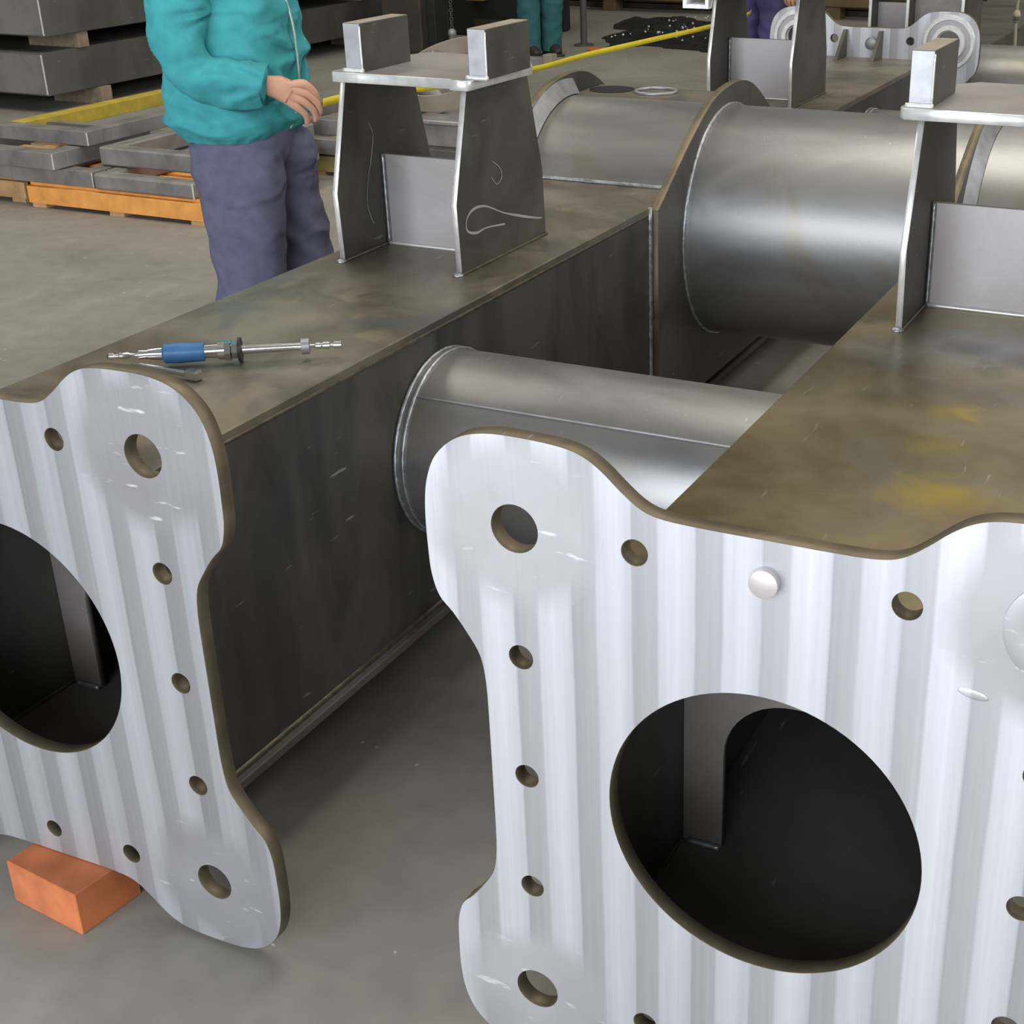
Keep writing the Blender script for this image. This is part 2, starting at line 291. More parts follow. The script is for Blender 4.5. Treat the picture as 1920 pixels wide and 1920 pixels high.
# ------------------------------------------------------------------ the hall
def floor_mat():
    m, nt, b = mat('concrete_floor'); N = nt.nodes.new; L = nt.links.new
    tc = N('ShaderNodeTexCoord')
    a = N('ShaderNodeTexNoise'); a.inputs['Scale'].default_value = .9; a.inputs['Detail'].default_value = 8; a.inputs['Roughness'].default_value = .6; a.inputs['Distortion'].default_value = .5
    c = N('ShaderNodeTexNoise'); c.inputs['Scale'].default_value = 14; c.inputs['Detail'].default_value = 6
    L(tc.outputs['Object'], a.inputs['Vector']); L(tc.outputs['Object'], c.inputs['Vector'])
    r = N('ShaderNodeValToRGB'); e = r.color_ramp.elements; e[0].position = .33; e[1].position = .68; e[0].color = (.225, .215, .192, 1); e[1].color = (.35, .33, .288, 1); L(a.outputs[0], r.inputs[0])
    q = N('ShaderNodeMapRange'); q.inputs[3].default_value = .8; q.inputs[4].default_value = 1.2; L(c.outputs[0], q.inputs[0])
    mx = N('ShaderNodeMix'); mx.data_type = 'RGBA'; mx.blend_type = 'MULTIPLY'; mx.inputs[0].default_value = 1; L(r.outputs[0], mx.inputs[6]); L(q.outputs[0], mx.inputs[7])
    vo = N('ShaderNodeTexVoronoi'); vo.inputs['Scale'].default_value = 11; L(tc.outputs['Object'], vo.inputs['Vector'])
    sp = N('ShaderNodeMapRange'); sp.inputs[1].default_value = .075; sp.inputs[2].default_value = .05; L(vo.outputs['Distance'], sp.inputs[0])
    gate = N('ShaderNodeMath'); gate.operation = 'GREATER_THAN'; gate.inputs[1].default_value = .53; L(c.outputs[0], gate.inputs[0])
    gm = N('ShaderNodeMath'); gm.operation = 'MULTIPLY'; L(sp.outputs[0], gm.inputs[0]); L(gate.outputs[0], gm.inputs[1])
    m2 = N('ShaderNodeMix'); m2.data_type = 'RGBA'; L(gm.outputs[0], m2.inputs[0]); L(mx.outputs[2], m2.inputs[6]); m2.inputs[7].default_value = (.5, .48, .44, 1)
    L(m2.outputs[2], b.inputs['Base Color']); b.inputs['Roughness'].default_value = .62
    bp = N('ShaderNodeBump'); bp.inputs['Strength'].default_value = .2; bp.inputs['Distance'].default_value = .003; L(c.outputs[0], bp.inputs['Height']); L(bp.outputs[0], b.inputs['Normal'])
    return m
FLOOR = floor_mat()
X0, X1, Y0, Y1, H = -16, 9, -6.2, 24, 7.6
bm = bmesh.new(); box(bm, (X0-.2, Y0-.2, -.2), (X1+.2, Y1+.2, 0)); structure(finish(bm, 'floor', FLOOR))
bm = bmesh.new(); box(bm, (X0-.2, Y0, 0), (X0, Y1, H)); structure(finish(bm, 'wall_left', WALLP))
bm = bmesh.new(); box(bm, (X1, Y0, 0), (X1+.2, Y1, H)); structure(finish(bm, 'wall_right', WALLP))
bm = bmesh.new(); box(bm, (X0, Y1, 0), (X1, Y1+.2, H)); structure(finish(bm, 'wall_back', WALLP))
bm = bmesh.new(); box(bm, (X0, Y0-.2, 0), (-4.9, Y0, H)); box(bm, (2.7, Y0-.2, 0), (X1, Y0, H)); box(bm, (-4.9, Y0-.2, 4.5), (2.7, Y0, H)); structure(finish(bm, 'wall_front', WALLP))
bm = bmesh.new(); box(bm, (X0-.2, Y0-.2, H), (X1+.2, Y1+.2, H+.15)); structure(finish(bm, 'ceiling', CEILP))

# ------------------------------------------------------------------ the welded bogie frame (one thing)
XL = -3.3512; HW = .6575; ZT = .80; ZB = -.816; LEN = 12.95; PT = .068
def qprofile():
    q = [(0, 1.13), (.2, 1.13), (.342, 1.135), (.42, 1.155), (.49, 1.205), (.555, 1.262), (.62, 1.303), (.70, 1.325), (.84, 1.333), (.98, 1.328), (1.09, 1.295), (1.175, 1.22), (1.218, 1.12), (1.233, 1.0), (1.232, .85), (1.225, .76), (1.20, .68), (1.15, .625), (1.095, .55), (1.05, .47), (1.033, .36), (1.03, .2)]
    q = [(p.x, p.y) for p in catmull([(a, b, 0) for a, b in q], 4)]
    full = q + [(x, -y) for x, y in reversed(q[:])] ; full += [(-x, y) for x, y in reversed(full[1:-1])]
    out = []
    for p in full:
        if not out or (abs(p[0]-out[-1][0])+abs(p[1]-out[-1][1])) > 1e-4: out.append(p)
    return out
PROF = qprofile()
def end_plate(xc, y, root, far=False):
    cz = ZF*S; A = lambda L_: [((xc+p[0])*S, p[1]*S+cz) for p in L_]
    holes = [circ(sx*.885, sz*1.0, .087 if not far else .12) for sx in (-1, 1) for sz in (-1, 1)]
    holes += [circ(sx*.884, v, .046, 24) for sx in (-1, 1) for v in (.505, .006, -.494)]
    holes += [circ(sx*.446, .998, .046, 24) for sx in (-1, 1)] + [circ(sx*.424, -.995, .046, 24) for sx in (-1, 1)] + [circ(-.03, -.996, .042, 24)]
    holes += [circ(.005, .008, .557, 96)]
    bm = loops2d([A(PROF)] + [A(h) for h in holes], PT*S, 'XZ', y*S, .0008)
    edge_mat(bm, 1)
    # plate is built about its own centre so the milling passes line up on both
    o = finish(bm, 'end_plate', [MILLED if xc == 0 or far else MILLED_SHADED, EDGE], root); 
    off = Vector((xc*S, y*S, cz)) - root.location
    for v in o.data.vertices: v.co -= off
    o.location = off
    return o
def sp_(bm, name, m, part, root, smooth=False):
    """sub-part of an end plate (whose origin is offset)"""
    o = finish(bm, name, m, root, smooth)
    for v in o.data.vertices: v.co -= part.location
    o.parent = part; return o
frame = thing('bogie_frame', 'large welded steel frame of two box beams with white milled end plates, in front', 'steel frame', W(XL/2, 0, -ZF))
FS = frame
for xc, nm in ((0, 'R'), (XL, 'L')):
    lab = 'bright milled end plate nearest the camera' if nm == 'R' else 'milled end plate with the orange block under it'
    for y in (0, LEN):
        pl = end_plate(xc, y, FS, y > 0)
        if y == 0: pl['label'] = lab
        bm = bmesh.new()
        if y == 0: lathe(bm, W(xc+.003, .02, .992), (0, -1, 0), [(0, .048*S), (.03*S+.009, .048*S), (.035*S+.008, .043*S)], 32)
        else: lathe(bm, W(xc+.003, LEN-.03, .96), (0, -1, 0), [(0, .07*S), (.02*S, .07*S), (.03*S, .05*S)], 24)
        o = sp_(bm, 'plug_pin', plain('copper_grey_plug', (.60, .55, .54), .4, .5, .1, 40) if y == 0 and nm == 'R' else GRIND, pl, FS); smooth_by_angle(o)
        if y == 0 and nm == 'R':
            bm = bmesh.new(); bmesh.ops.create_uvsphere(bm, u_segments=24, v_segments=12, radius=1, matrix=Matrix.Translation(W(.665, 0, .745)) @ Matrix.Rotation(.15, 4, 'Y') @ Matrix.Diagonal((.018, .0012, .006, 1)))
            sp_(bm, 'grind_scar', MILLED, pl, FS, True)
        if y == 0:
            bm = bmesh.new(); c = W(xc+.9, 0, 1.0)
            for ri, ro, t in ((.09, .17, .012),):
                lathe2 = [(0, ri*S), (t*S, ri*S), (t*S+.001, (ri+.01)*S), (t*S+.001, (ro-.012)*S), (t*S, ro*S), (-.001, ro*S)]
                q = Vector((0, -1, 0)).to_track_quat('Z', 'Y').to_matrix(); rows = [[bm.verts.new(q @ Vector((r*math.cos(2*PI*i/48), r*math.sin(2*PI*i/48), tt)) + c) for i in range(48)] for tt, r in lathe2]
                for a, b in zip(rows, rows[1:]+rows[:1]):
                    for i in range(48): bm.faces.new((a[i], a[(i+1) % 48], b[(i+1) % 48], b[i]))
            if nm == 'R': smooth_by_angle(sp_(bm, 'lug_pad', MILLED, pl, FS))
            else: bm.free()
        else:
            for sx in (-1, 1):   # ringed bosses on the inner face of the far plate lugs
                for ri, ro, t0, t1 in ((.13, .20, 0, .06), (.24, .30, 0, .03)):
                    bm = bmesh.new(); c = W(xc+sx*.885, LEN, 1.0); q = Vector((0, -1, 0)).to_track_quat('Z', 'Y').to_matrix()
                    pr = [(t0, ri), (t1, ri+.01), (t1, ro-.015), (t0, ro)]
                    rows = [[bm.verts.new(q @ Vector((r*S*math.cos(2*PI*i/48), r*S*math.sin(2*PI*i/48), tt*S)) + c) for i in range(48)] for tt, r in pr]
                    for a, b in zip(rows, rows[1:]+rows[:1]):
                        for i in range(48): bm.faces.new((a[i], a[(i+1) % 48], b[(i+1) % 48], b[i]))
                    smooth_by_angle(sp_(bm, 'boss_ring', CUT, pl, FS), 40)
    # box beam: two webs, top and bottom plates
    mirror = 1 if nm == 'R' else -1          # side that faces the other beam: left web of R, right web of L
    bm = bmesh.new()
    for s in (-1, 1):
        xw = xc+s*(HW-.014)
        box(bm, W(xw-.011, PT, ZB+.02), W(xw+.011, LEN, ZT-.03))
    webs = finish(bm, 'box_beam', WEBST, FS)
    bm = bmesh.new(); box(bm, W(xc-HW, PT, ZT-.045), W(xc+HW, 5.95, ZT), .0025); box(bm, W(xc-HW, 8.4, ZT-.045), W(xc+HW, LEN, ZT), .0025)
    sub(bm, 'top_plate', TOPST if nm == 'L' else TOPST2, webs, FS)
    bm = bmesh.new(); box(bm, W(xc-HW-.05, PT, ZB-.05), W(xc+HW+.05, LEN, ZB), .002); sub(bm, 'bottom_plate', OLDST, webs, FS)
    for s in (-1, 1):
        for z, r in ((ZT-.05, .013), (ZB+.004, .022)):
            pts = [(W(xc+s*(HW-.008), y, z)+Vector((random.uniform(-.0005, .0005), 0, 0))) for y in [PT+i*(LEN-PT)/60 for i in range(61)]]
            bm = bmesh.new(); tube(bm, pts, [r*S]*len(pts), 8, 1); sub(bm, 'weld_bead', DULLW, webs, FS, True)
    # hump where the big cross tube passes through: cover plate behind it, saddle plates on both webs
    bm = bmesh.new(); prof = [(6.5, 1.275), (7.15, 1.275), (8.45, .80), (8.45, .755), (7.13, 1.23), (6.5, 1.23)]
    a = [bm.verts.new(W(xc-HW+.02, y, z)) for y, z in prof]; b = [bm.verts.new(W(xc+HW-.02, y, z)) for y, z in prof]
    bm.faces.new(a); bm.faces.new(b[::-1])
    for i in range(6): bm.faces.new((a[i], b[i], b[(i+1) % 6], a[(i+1) % 6]))
    sub(bm, 'hump_plate', TOPST, webs, FS)
    bm = bmesh.new(); torus(bm, W(xc-.05, 6.92, 1.285), (0, 0, 1), .16*S, .014*S, 40, 8); sub(bm, 'rim_ring', GRIND, webs, FS, True)
    bm = bmesh.new(); v_ = cyl(bm, W(xc-.44, 6.93, 1.27), W(xc-.44, 6.93, 1.279), .18*S, n=40); sub(bm, 'painted_opening', BLACKV, webs, FS)  # flat black disc: the dark inside of the opening is painted on
    for s in (-1, 1):
        crest = [(5.20, .78), (5.30, .84), (5.75, 1.13), (6.15, 1.34), (6.45, 1.415), (6.75, 1.43), (7.0, 1.385), (7.25, 1.265), (7.55, 1.07), (7.9, .86), (8.05, .80)]
        lp = [(p.x, p.y) for p in catmull([(u, v, 0) for u, v in crest], 5)] + [(8.05, ZB+.05), (5.20, ZB+.05)]
        xw = xc+s*(HW+.03)-(.0 if s > 0 else 0)
        bm = loops2d([[(p[0]*S, (p[1]+ZF)*S) for p in lp]], .06*S, 'YZ', xw*S, .001); edge_mat(bm, 0)
        sub(bm, 'saddle_plate', [PLATEST, EDGE], webs, FS)
    # weld between saddle plate and web, on the inner side
    si = 1 if nm == 'L' else -1
    bm = bmesh.new(); tube(bm, [W(xc+si*(HW+.005), 5.185, z/10) for z in range(-7, 9)], [.018*S]*16, 8, 1); sub(bm, 'weld_bead', WELD, webs, FS, True)
    bm = bmesh.new(); torus(bm, W(xc+si*(HW+.065), 6.505, .427), (1, 0, 0), .862*S, .016*S, 64, 6); sub(bm, 'weld_bead', WELD, webs, FS, True)
    bm = bmesh.new(); tube(bm, [W(xc-HW+.05, 5.74, .81), W(xc, 5.735, .81), W(xc+HW-.03, 5.735, .81)], [.018*S]*3, 8, 8); sub(bm, 'weld_bead', WELD, webs, FS, True)
    # ground band inside the outer saddle
    bm = bmesh.new(); n = 26; rows = []
    for i in range(n):
        a_ = math.radians(158-i*78/(n-1)); rows.append([bm.verts.new(W(xx, 6.505+rr*math.cos(a_), .427+rr*math.sin(a_))) for xx, rr in ((xc-HW+.001, .86), (xc-HW+.001, .975), (xc-HW+.07, .862))])
    for a_, b_ in zip(rows, rows[1:]):
        for j in range(3): bm.faces.new((a_[j], a_[(j+1) % 3], b_[(j+1) % 3], b_[j]))
    sub(bm, 'ground_band', GRIND, webs, FS)
    # diaphragm seen through the round opening
    yd = .87 if nm == 'R' else .80
    arch = [(-.455, ZB+.01)] + [(-.155+.3*math.cos(t), -.34+.3*math.sin(t)) for t in [PI-i*PI/20 for i in range(11)]] + [(.155+.3*math.cos(t), -.34+.3*math.sin(t)) for t in [PI/2-i*PI/20 for i in range(11)]] + [(.455, ZB+.01)]
    lp = [(-HW+.026, ZB+.005)] + arch + [(HW-.026, ZB+.005), (HW-.026, ZT-.05), (-HW+.026, ZT-.05)]
    bm = loops2d([[((xc+p[0])*S, (p[1]+ZF)*S) for p in lp]], .035*S, 'XZ', yd*S, .0006); sub(bm, 'diaphragm', DIAPH, webs, FS)
    bm = bmesh.new(); tube(bm, [W(xc-.60, yd-.012, ZB+.012), W(xc-.53, yd-.012, ZB+.012), W(xc-.46, yd-.012, ZB+.012)], [.014*S]*3, 6, 3); sub(bm, 'weld_bead', WELD, webs, FS, True)
# gussets behind the far left plate
for xx in (-3.66, -3.24):
    bm = bmesh.new(); pts = [(LEN-.38, ZT), (LEN, ZT), (LEN, 1.1), (LEN-.06, 1.1)]
    a = [bm.verts.new(W(xx-.02, y, z)) for y, z in pts]; b = [bm.verts.new(W(xx+.02, y, z)) for y, z in pts]
    bm.faces.new(a); bm.faces.new(b[::-1])
    for i in range(4): bm.faces.new((a[i], b[i], b[(i+1) % 4], a[(i+1) % 4]))
    finish(bm, 'gusset', PLATEST, FS)
# cross tubes
def crosstube(y, z, r, x0, x1, name):
    bm = bmesh.new(); cyl(bm, W(x0, y, z), W(x1, y, z), r*S, n=96, caps=False); 
    o = finish(bm, name, TUBEST, FS); smooth_by_angle(o); return o
bigt = crosstube(6.505, .427, .854, XL-HW, HW, 'big_cross_tube'); bigt['label'] = 'wide bright cross tube between the two beams'
for yy in (2.432, LEN-2.432+PT):
    t = crosstube(yy, .119, .504, XL+HW-.02, -HW+.02, 'small_cross_tube')
    for xx, rr in ((XL+HW+.01, .012), (XL+HW+.055, .010), (-HW-.01, .016)):
        bm = bmesh.new(); torus(bm, W(xx, yy, .119), (1, 0, 0), .508*S, rr*S, 64, 6); sub(bm, 'weld_bead', WELD, t, FS, True)
    ang = math.radians(132); bm = bmesh.new(); yy2 = yy+.505*math.cos(ang); zz2 = .119+.505*math.sin(ang)
    tube(bm, [W(XL+HW+.06, yy2, zz2), W(XL/2, yy2, zz2), W(-HW-.06, yy2, zz2)], [.006*S]*3, 6, 6); sub(bm, 'weld_seam', GRIND, t, FS, True)
# brackets standing on the beams
def bracket(xa, y0, boff=(.08, .08), flo=.015):
    """xa: x of the left leg plate; y0: front of the legs"""
    xb = xa+.81; z0 = ZT
    bm = bmesh.new(); fl, fr = xa-flo, xb+.12
    lp = [(fl, y0+.10), (fl+.03, y0+.05), (xa+.2, y0+.055), (xb-.01, y0+.055), (xb+.0, y0+.02), (xb+.11, y0+.02), (fr, y0+.06), (fr+.0, y0+.16), (fr+.02, y0+.72), (xb-.02, y0+.98), (xa+.1, y0+1.0), (fl+.02, y0+.8)]
    bm = loops2d([[(p[0]*S, p[1]*S) for p in lp]], .055*S, 'XY', (z0+1.065+ZF)*S, .001)
    for f in bm.faces:
        f.normal_update()
        if abs(f.normal.z) < .8: f.material_index = 1
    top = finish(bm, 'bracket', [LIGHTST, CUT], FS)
    for x in (xa, xb):
        lp = [(y0, z0), (y0-.015, z0+.41), (y0+.17, z0+1.04), (y0+.87, z0+1.04), (y0+1.03, z0+.42), (y0+1.045, z0)]
        bm = loops2d([[(p[0]*S, (p[1]+ZF)*S) for p in lp]], .034*S, 'YZ', x*S, .0008)
        for f in bm.faces:
            f.normal_update()
            if abs(f.normal.x) < .8: f.material_index = 1
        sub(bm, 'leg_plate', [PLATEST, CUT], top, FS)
        bm = bmesh.new(); tube(bm, [W(x+.02, y0-.02, z0+.006), W(x+.02, y0+.3, z0+.006), W(x+.02, y0+1.05, z0+.006)], [.011*S]*3, 6, 6)
        sub(bm, 'weld_bead', DULLW, top, FS, True); bm = bmesh.new()
        lathe(bm, W(x, y0-.015, z0), (0, 0, 1), [(0, .035*S), (.012*S, .03*S), (.02*S, .012*S)], 12)
        sub(bm, 'weld_toe', WELD, top, FS, True)
    bm = bmesh.new(); box(bm, W(xa+.017, y0+.475, z0), W(xb-.017, y0+.505, z0+.555), .0008); sub(bm, 'web_plate', LIGHTST, top, FS)
    bm = bmesh.new(); tube(bm, [W(xa+.03, y0+.465, z0+.555-i*.037) for i in range(16)], [.012*S]*16, 6, 1); sub(bm, 'weld_bead', WELD, top, FS, True); bm = bmesh.new(); tube(bm, [W(xa+.03+.75*i/12, y0+.465, z0+.008) for i in range(13)], [.011*S]*13, 6, 1)
    sub(bm, 'weld_bead', CUT, top, FS, True)
    if boff:
        for x in (xa+boff[0], xb+boff[1]):
            bm = bmesh.new(); z1 = z0+1.092
            x0_, x1_, ya, yb = x-.0, x+.115, y0+.10, y0+.60
            box(bm, W(x0_, ya, z1), W(x1_, yb, z1+.265), .0012)
            for f in bm.faces:
                f.normal_update()
                if f.normal.y < -.9: f.material_index = 1
                elif f.normal.z > .9: f.material_index = 2
            sub(bm, 'stop_block', [PLATEST, GRIND, TAN], top, FS)
            bm = bmesh.new(); tube(bm, [W(x1_, ya-.005, z1+.01+.24*i/6) for i in range(7)], [.006*S]*7, 6, 1); sub(bm, 'weld_bead', CUT, top, FS, True); bm = bmesh.new(); tube(bm, [W(x0_-.01, ya-.01, z1+.008), W(x1_+.01, ya-.01, z1+.008)], [.014*S]*2, 6, 6); sub(bm, 'weld_bead', CUT, top, FS, True)
    return top
b1 = bracket(-3.83, 3.21); b1['label'] = 'portal bracket on the left beam nearest the worker'
for xx, pts, rr in ((-3.0, [(4.2, .92), (4.113, .939), (3.9, 1.0), (3.715, 1.059), (3.51, 1.141), (3.368, 1.151), (3.292, 1.105), (3.295, 1.043), (3.393, 1.01), (3.518, 1.013), (3.73, .986)], .0035), (-3.81, [(3.568, 1.56), (3.603, 1.481), (3.562, 1.34), (3.518, 1.242), (3.485, 1.087), (3.532, .957)], .0016), (-3.0, [(3.62, 1.38), (3.70, 1.33), (3.72, 1.27), (3.66, 1.24), (3.60, 1.29)], .0015)):
    bm = bmesh.new(); q = [W(xx, y, z) for y, z in pts]; tube(bm, q, [rr*(.5+.5*(i % 3)/2) for i in range(len(q))], 6, 8); 
    for v in bm.verts: v.co.x = (xx*S)+(v.co.x-xx*S)*.12
    sub(bm, 'chalk_mark', CHALK, b1, FS)
b2 = bracket(-3.90, 9.30); b2['label'] = 'portal bracket beyond the big cross tube'
b3 = bracket(-.42, 3.19, (-.055, -.04), .09); b3['label'] = 'portal bracket on the right beam'
cz = ZF*S; q = lambda x0, x1, z0, z1: [(x0*S, z0*S+cz), (x1*S, z0*S+cz), (x1*S, z1*S+cz), (x0*S, z1*S+cz)]
bm = loops2d([q(-4.18, -3.92, 1.655, 1.84), q(-4.145, -3.955, 1.69, 1.805)], .35*S, 'XZ', 9.32*S, .0005); sub(bm, 'square_tube_stub', CUT, b2, FS)
bracket(-.49, 9.30)

# block under the left end plate
bm = bmesh.new(); R_ = Matrix.Rotation(math.radians(-7), 3, 'Z')
box(bm, (-1.327, -.075, 0), (-1.153, .05, .0845), .002, rot=R_, piv=Vector((-1.153, -.075, 0)))
tag(finish(bm, 'timber_block', BLOCK), 'short red-orange timber block on the floor under the left end plate', 'wood block')

# ------------------------------------------------------------------ air tool lying on the left beam
def airtool():
    A = Vector((-1.388, .425, 0)); B = Vector((-1.043, .645, 0)); d = (B-A); L_ = d.length; d.normalize(); z = (ZT+ZF)*S
    t = thing('air_tool', 'slim chrome air tool with a blue grip lying on the left beam', 'tool', (A+B)/2+Vector((0, 0, z)))
    def seg(name, m, prof, n=24, zc=.0235):
        bm = bmesh.new(); lathe(bm, A+Vector((0, 0, z+zc)), d, [(p*L_, r) for p, r in prof], n); o = finish(bm, name, m, t); smooth_by_angle(o); return o
    seg('air_coupling', CHROME, [(0, .003), (.01, .006), (.03, .006), (.035, .004), (.05, .004), (.055, .0065), (.09, .0065), (.1, .004), (.13, .004), (.135, .009), (.17, .009), (.18, .011), (.24, .012)])
    seg('grip', BLUEG, [(.235, .0125), (.245, .0175), (.30, .0185), (.36, .0175), (.41, .017), (.415, .013)])
    seg('collar', CHROME, [(.41, .012), (.47, .013), (.472, .016), (.50, .016)])
    seg('hex_nut', CHROME, [(.50, .0185), (.525, .0185), (.53, .015), (.555, .015)], 6)
    seg('rubber_ring', BLACKR, [(.553, .015), (.557, .0225), (.57, .0225), (.574, .012)])
    seg('shaft', CHROME, [(.57, .0085), (.83, .0075)])
    seg('stop_ring', GRIND, [(.825, .006), (.828, .0145), (.862, .0145), (.866, .006)])
    seg('bit_holder', CHROME, [(.86, .004), (.885, .003), (.89, .006), (.912, .006), (.915, .0045), (.92, .007), (.95, .007), (.955, .003), (.965, .003), (.968, .0068), (1.0, .0072), (1.003, .005)])
    bm = bmesh.new(); p = Vector((-1.345, .438, z+.012)); q = Vector((-1.215, .437, z+.0095)); tube(bm, [p, p.lerp(q, .5), q], [.0035, .005, .0065], 10, 3)
    box(bm, q+Vector((-.008, -.009, -.009)), q+Vector((.022, .011, .0105)), .004); o = finish(bm, 'lever', CHROME, t); smooth_by_angle(o)
airtool()

# ------------------------------------------------------------------ people
def person(name, label, loc, ang, coat, pants, arms, legs, coat_len=.875, zipper=False, grip=False):
    """local +x is where the person faces, +y their left. arms: {side:(elbow, wrist, knuckle)}; legs {side:(knee, ankle)}"""
    T = Matrix.Translation(loc) @ Matrix.Rotation(ang, 4, 'Z')
    root = thing(name, label, 'person', loc); root_R = T
    wv = lambda p: T @ Vector(p)
    V, E, R = [], [], []
    def add(p, r, par=None):
        V.append(Vector(p)); R.append(r if isinstance(r, tuple) else (r, r)); i = len(V)-1
        if par is not None: E.append((par, i))
        return i
    pel = add((.03, 0, .95), (.13, .13)); bl = add((.03, 0, 1.10), (.12, .12), pel); ch = add((.01, 0, 1.28), (.13, .13), bl); nb = add((0, 0, 1.45), (.07, .07), ch); nk = add((.02, 0, 1.53), (.052, .052), nb)
    h1 = add((.04, 0, 1.61), (.075, .07), nk); h2 = add((.035, 0, 1.69), (.09, .075), h1); add((.02, 0, 1.755), (.065, .06), h2)
    for s in (-1, 1):
        hip = add((.03, s*.09, .90), .09, pel); kn, an = legs[s]
        k = add(kn, .058, hip); a = add(an, .04, k); to = add((an[0]+.13, an[1], .045), .03, a)
        sh = add((0, s*.18, 1.42), .055, nb); el, wr, kk = arms[s]; el, wr, kk = Vector(el), Vector(wr), Vector(kk)
        e = add(el, .04, sh); w = add(wr, (.027, .024), e)
        f = (kk-wr).normalized(); side = Vector((-s*.0, 1, 0)); side = (side - f*side.dot(f)).normalized(); dn = f.cross(side); 
        if dn.z > 0: dn = -dn
        if s < 0 and grip:      # back of the hand to the viewer's side, knuckles one above the other, fingers hanging and curling
            side = Vector((-.42, 0, -.90)).normalized(); dn = Vector((.05, .55, -.83)).normalized(); f = (kk-wr).normalized()
        elif s < 0: side = -side
        pm_ = add(wr.lerp(kk, .35), (.026, .024), w)
        for i, (off, ln) in enumerate(((-.033, .070), (-.011, .078), (.012, .072), (.033, .058))):   # index .. little
            mc = add(wr.lerp(kk, .62) + side*off*.75, .0165, pm_)
            base = kk + side*off*1.05 + f*(.006 if i in (1, 2) else -.004)
            b_ = add(base, .0130, mc); m_ = add(base + f*ln*.30 + dn*ln*.35, .0102, b_); t_ = add(base + f*ln*.30 + dn*ln*.78, .0090, m_); add(base + f*ln*.16 + dn*ln*1.02, .0078, t_)
        th = add(wr.lerp(kk, .30) - side*.034 + dn*.014, .0145, pm_); t2 = add(wr.lerp(kk, .75) - side*.040 + dn*.040, .0118, th); add(wr.lerp(kk, 1.0) - side*.026 + dn*.058, .0095, t2)
    me = bpy.data.meshes.new('body'); me.from_pydata([wv(p) - Vector(loc) for p in V], E, [])
    bo = bpy.data.objects.new('body', me); COL.objects.link(bo)
    sk = bo.modifiers.new('s', 'SKIN'); sk.use_smooth_shade = True
    for i, r in enumerate(R): me.skin_vertices[0].data[i].radius = r
    me.skin_vertices[0].data[0].use_root = True
    sb = bo.modifiers.new('u', 'SUBSURF'); sb.levels = 2
    dg = bpy.context.evaluated_depsgraph_get(); m2 = bpy.data.meshes.new_from_object(bo.evaluated_get(dg)); bpy.data.objects.remove(bo)
    bm = bmesh.new(); bm.from_mesh(m2); hc = Vector((.045, 0, 1.66))
    # face: nose, brow, lips, chin, eye sockets, ears
    for v in bm.verts:
        p = T.inverted() @ (v.co + Vector(loc))
        if p.z > 1.56:
            q = p-hc
            if q.x > .02:
                q.x += .022*math.exp(-((q.y/.011)**2+((q.z+.005)/.02)**2)) + .008*math.exp(-((q.y/.02)**2+((q.z+.052)/.008)**2)) + .01*math.exp(-((q.y/.02)**2+((q.z+.09)/.018)**2)) - .012*math.exp(-(((abs(q.y)-.03)/.013)**2+((q.z-.02)/.011)**2))
            v.co = T @ (hc+q) - Vector(loc)
    me2 = bpy.data.meshes.new('body'); 
    for s in (-1, 1):
        lo = hc+Vector((-.01, s*.072, -.005)); r_ = bmesh.ops.create_icosphere(bm, subdivisions=2, radius=1, matrix=Matrix.Translation(T @ lo - Vector(loc)) @ T.to_3x3().to_4x4() @ Matrix.Diagonal((.017, .008, .03, 1)))
    bm.to_mesh(me2); bm.free(); me2.materials.append(SKIN)
    for p in me2.polygons: p.use_smooth = True
    body = bpy.data.objects.new('body', me2); COL.objects.link(body); body.parent = root
    for s in (-1, 1):
        bm = bmesh.new(); bmesh.ops.create_uvsphere(bm, u_segments=12, v_segments=8, radius=.012, matrix=Matrix.Translation(wv((.108, s*.03, 1.68)))); sub(bm, 'eye', EYE, body, root, True)
    bm = bmesh.new(); bmesh.ops.create_uvsphere(bm, u_segments=32, v_segments=20, radius=1, matrix=T @ Matrix.Translation((.012, 0, 1.695)) @ Matrix.Diagonal((.105, .088, .105, 1)))
    for v in list(bm.verts):
        p = T.inverted() @ v.co
        if p.z < 1.66-.3*min(0, p.x)-.0 and p.x > .0 or (p.x > .075 and p.z < 1.735) or p.z < 1.615: bm.verts.remove(v)
        else: v.co += (v.co-wv((.012, 0, 1.695))).normalized()*.006*noise.noise(v.co*60)
    finish(bm, 'hair', HAIR, root, True)
    def loft(bm, keys, n=72, rows_per=10, fold=.010, seed=0, caps=(True, True), hemfold=0):
        K = [Vector((k[0], k[1], k[2])) for k in keys]; A_ = [Vector((k[3], k[4], 0)) for k in keys]
        P = catmull(K, rows_per); Q = catmull(A_, rows_per); rows = []
        for i, (p, q) in enumerate(zip(P, Q)):
            row = []
            for j in range(n):
                a = 2*PI*j/n; c_, s_ = math.cos(a), math.sin(a); e = .82
                d = Vector((math.copysign(abs(c_)**e, c_)*q.x, math.copysign(abs(s_)**e, s_)*q.y, 0)); w = p+d
                f = noise.noise(Vector((w.x*5+seed, w.y*5, w.z*9))) + .7*(1-2.6*abs(noise.noise(Vector((w.x*6+seed, w.y*6, w.z*11+w.x*7))))) - .3
                w = p + d*(1+fold/ .12*f)
                if hemfold and i < rows_per: w.x += hemfold*math.sin(a*22)*.4*c_; w.y += hemfold*math.sin(a*22)*.4*s_
                row.append(bm.verts.new(wv(w)))
            rows.append(row)
        for a, b in zip(rows, rows[1:]):
            for j in range(n): bm.faces.new((a[j], a[(j+1) % n], b[(j+1) % n], b[j]))
        if caps[0]: bm.faces.new(rows[0][::-1])
        if caps[1]: bm.faces.new(rows[-1])
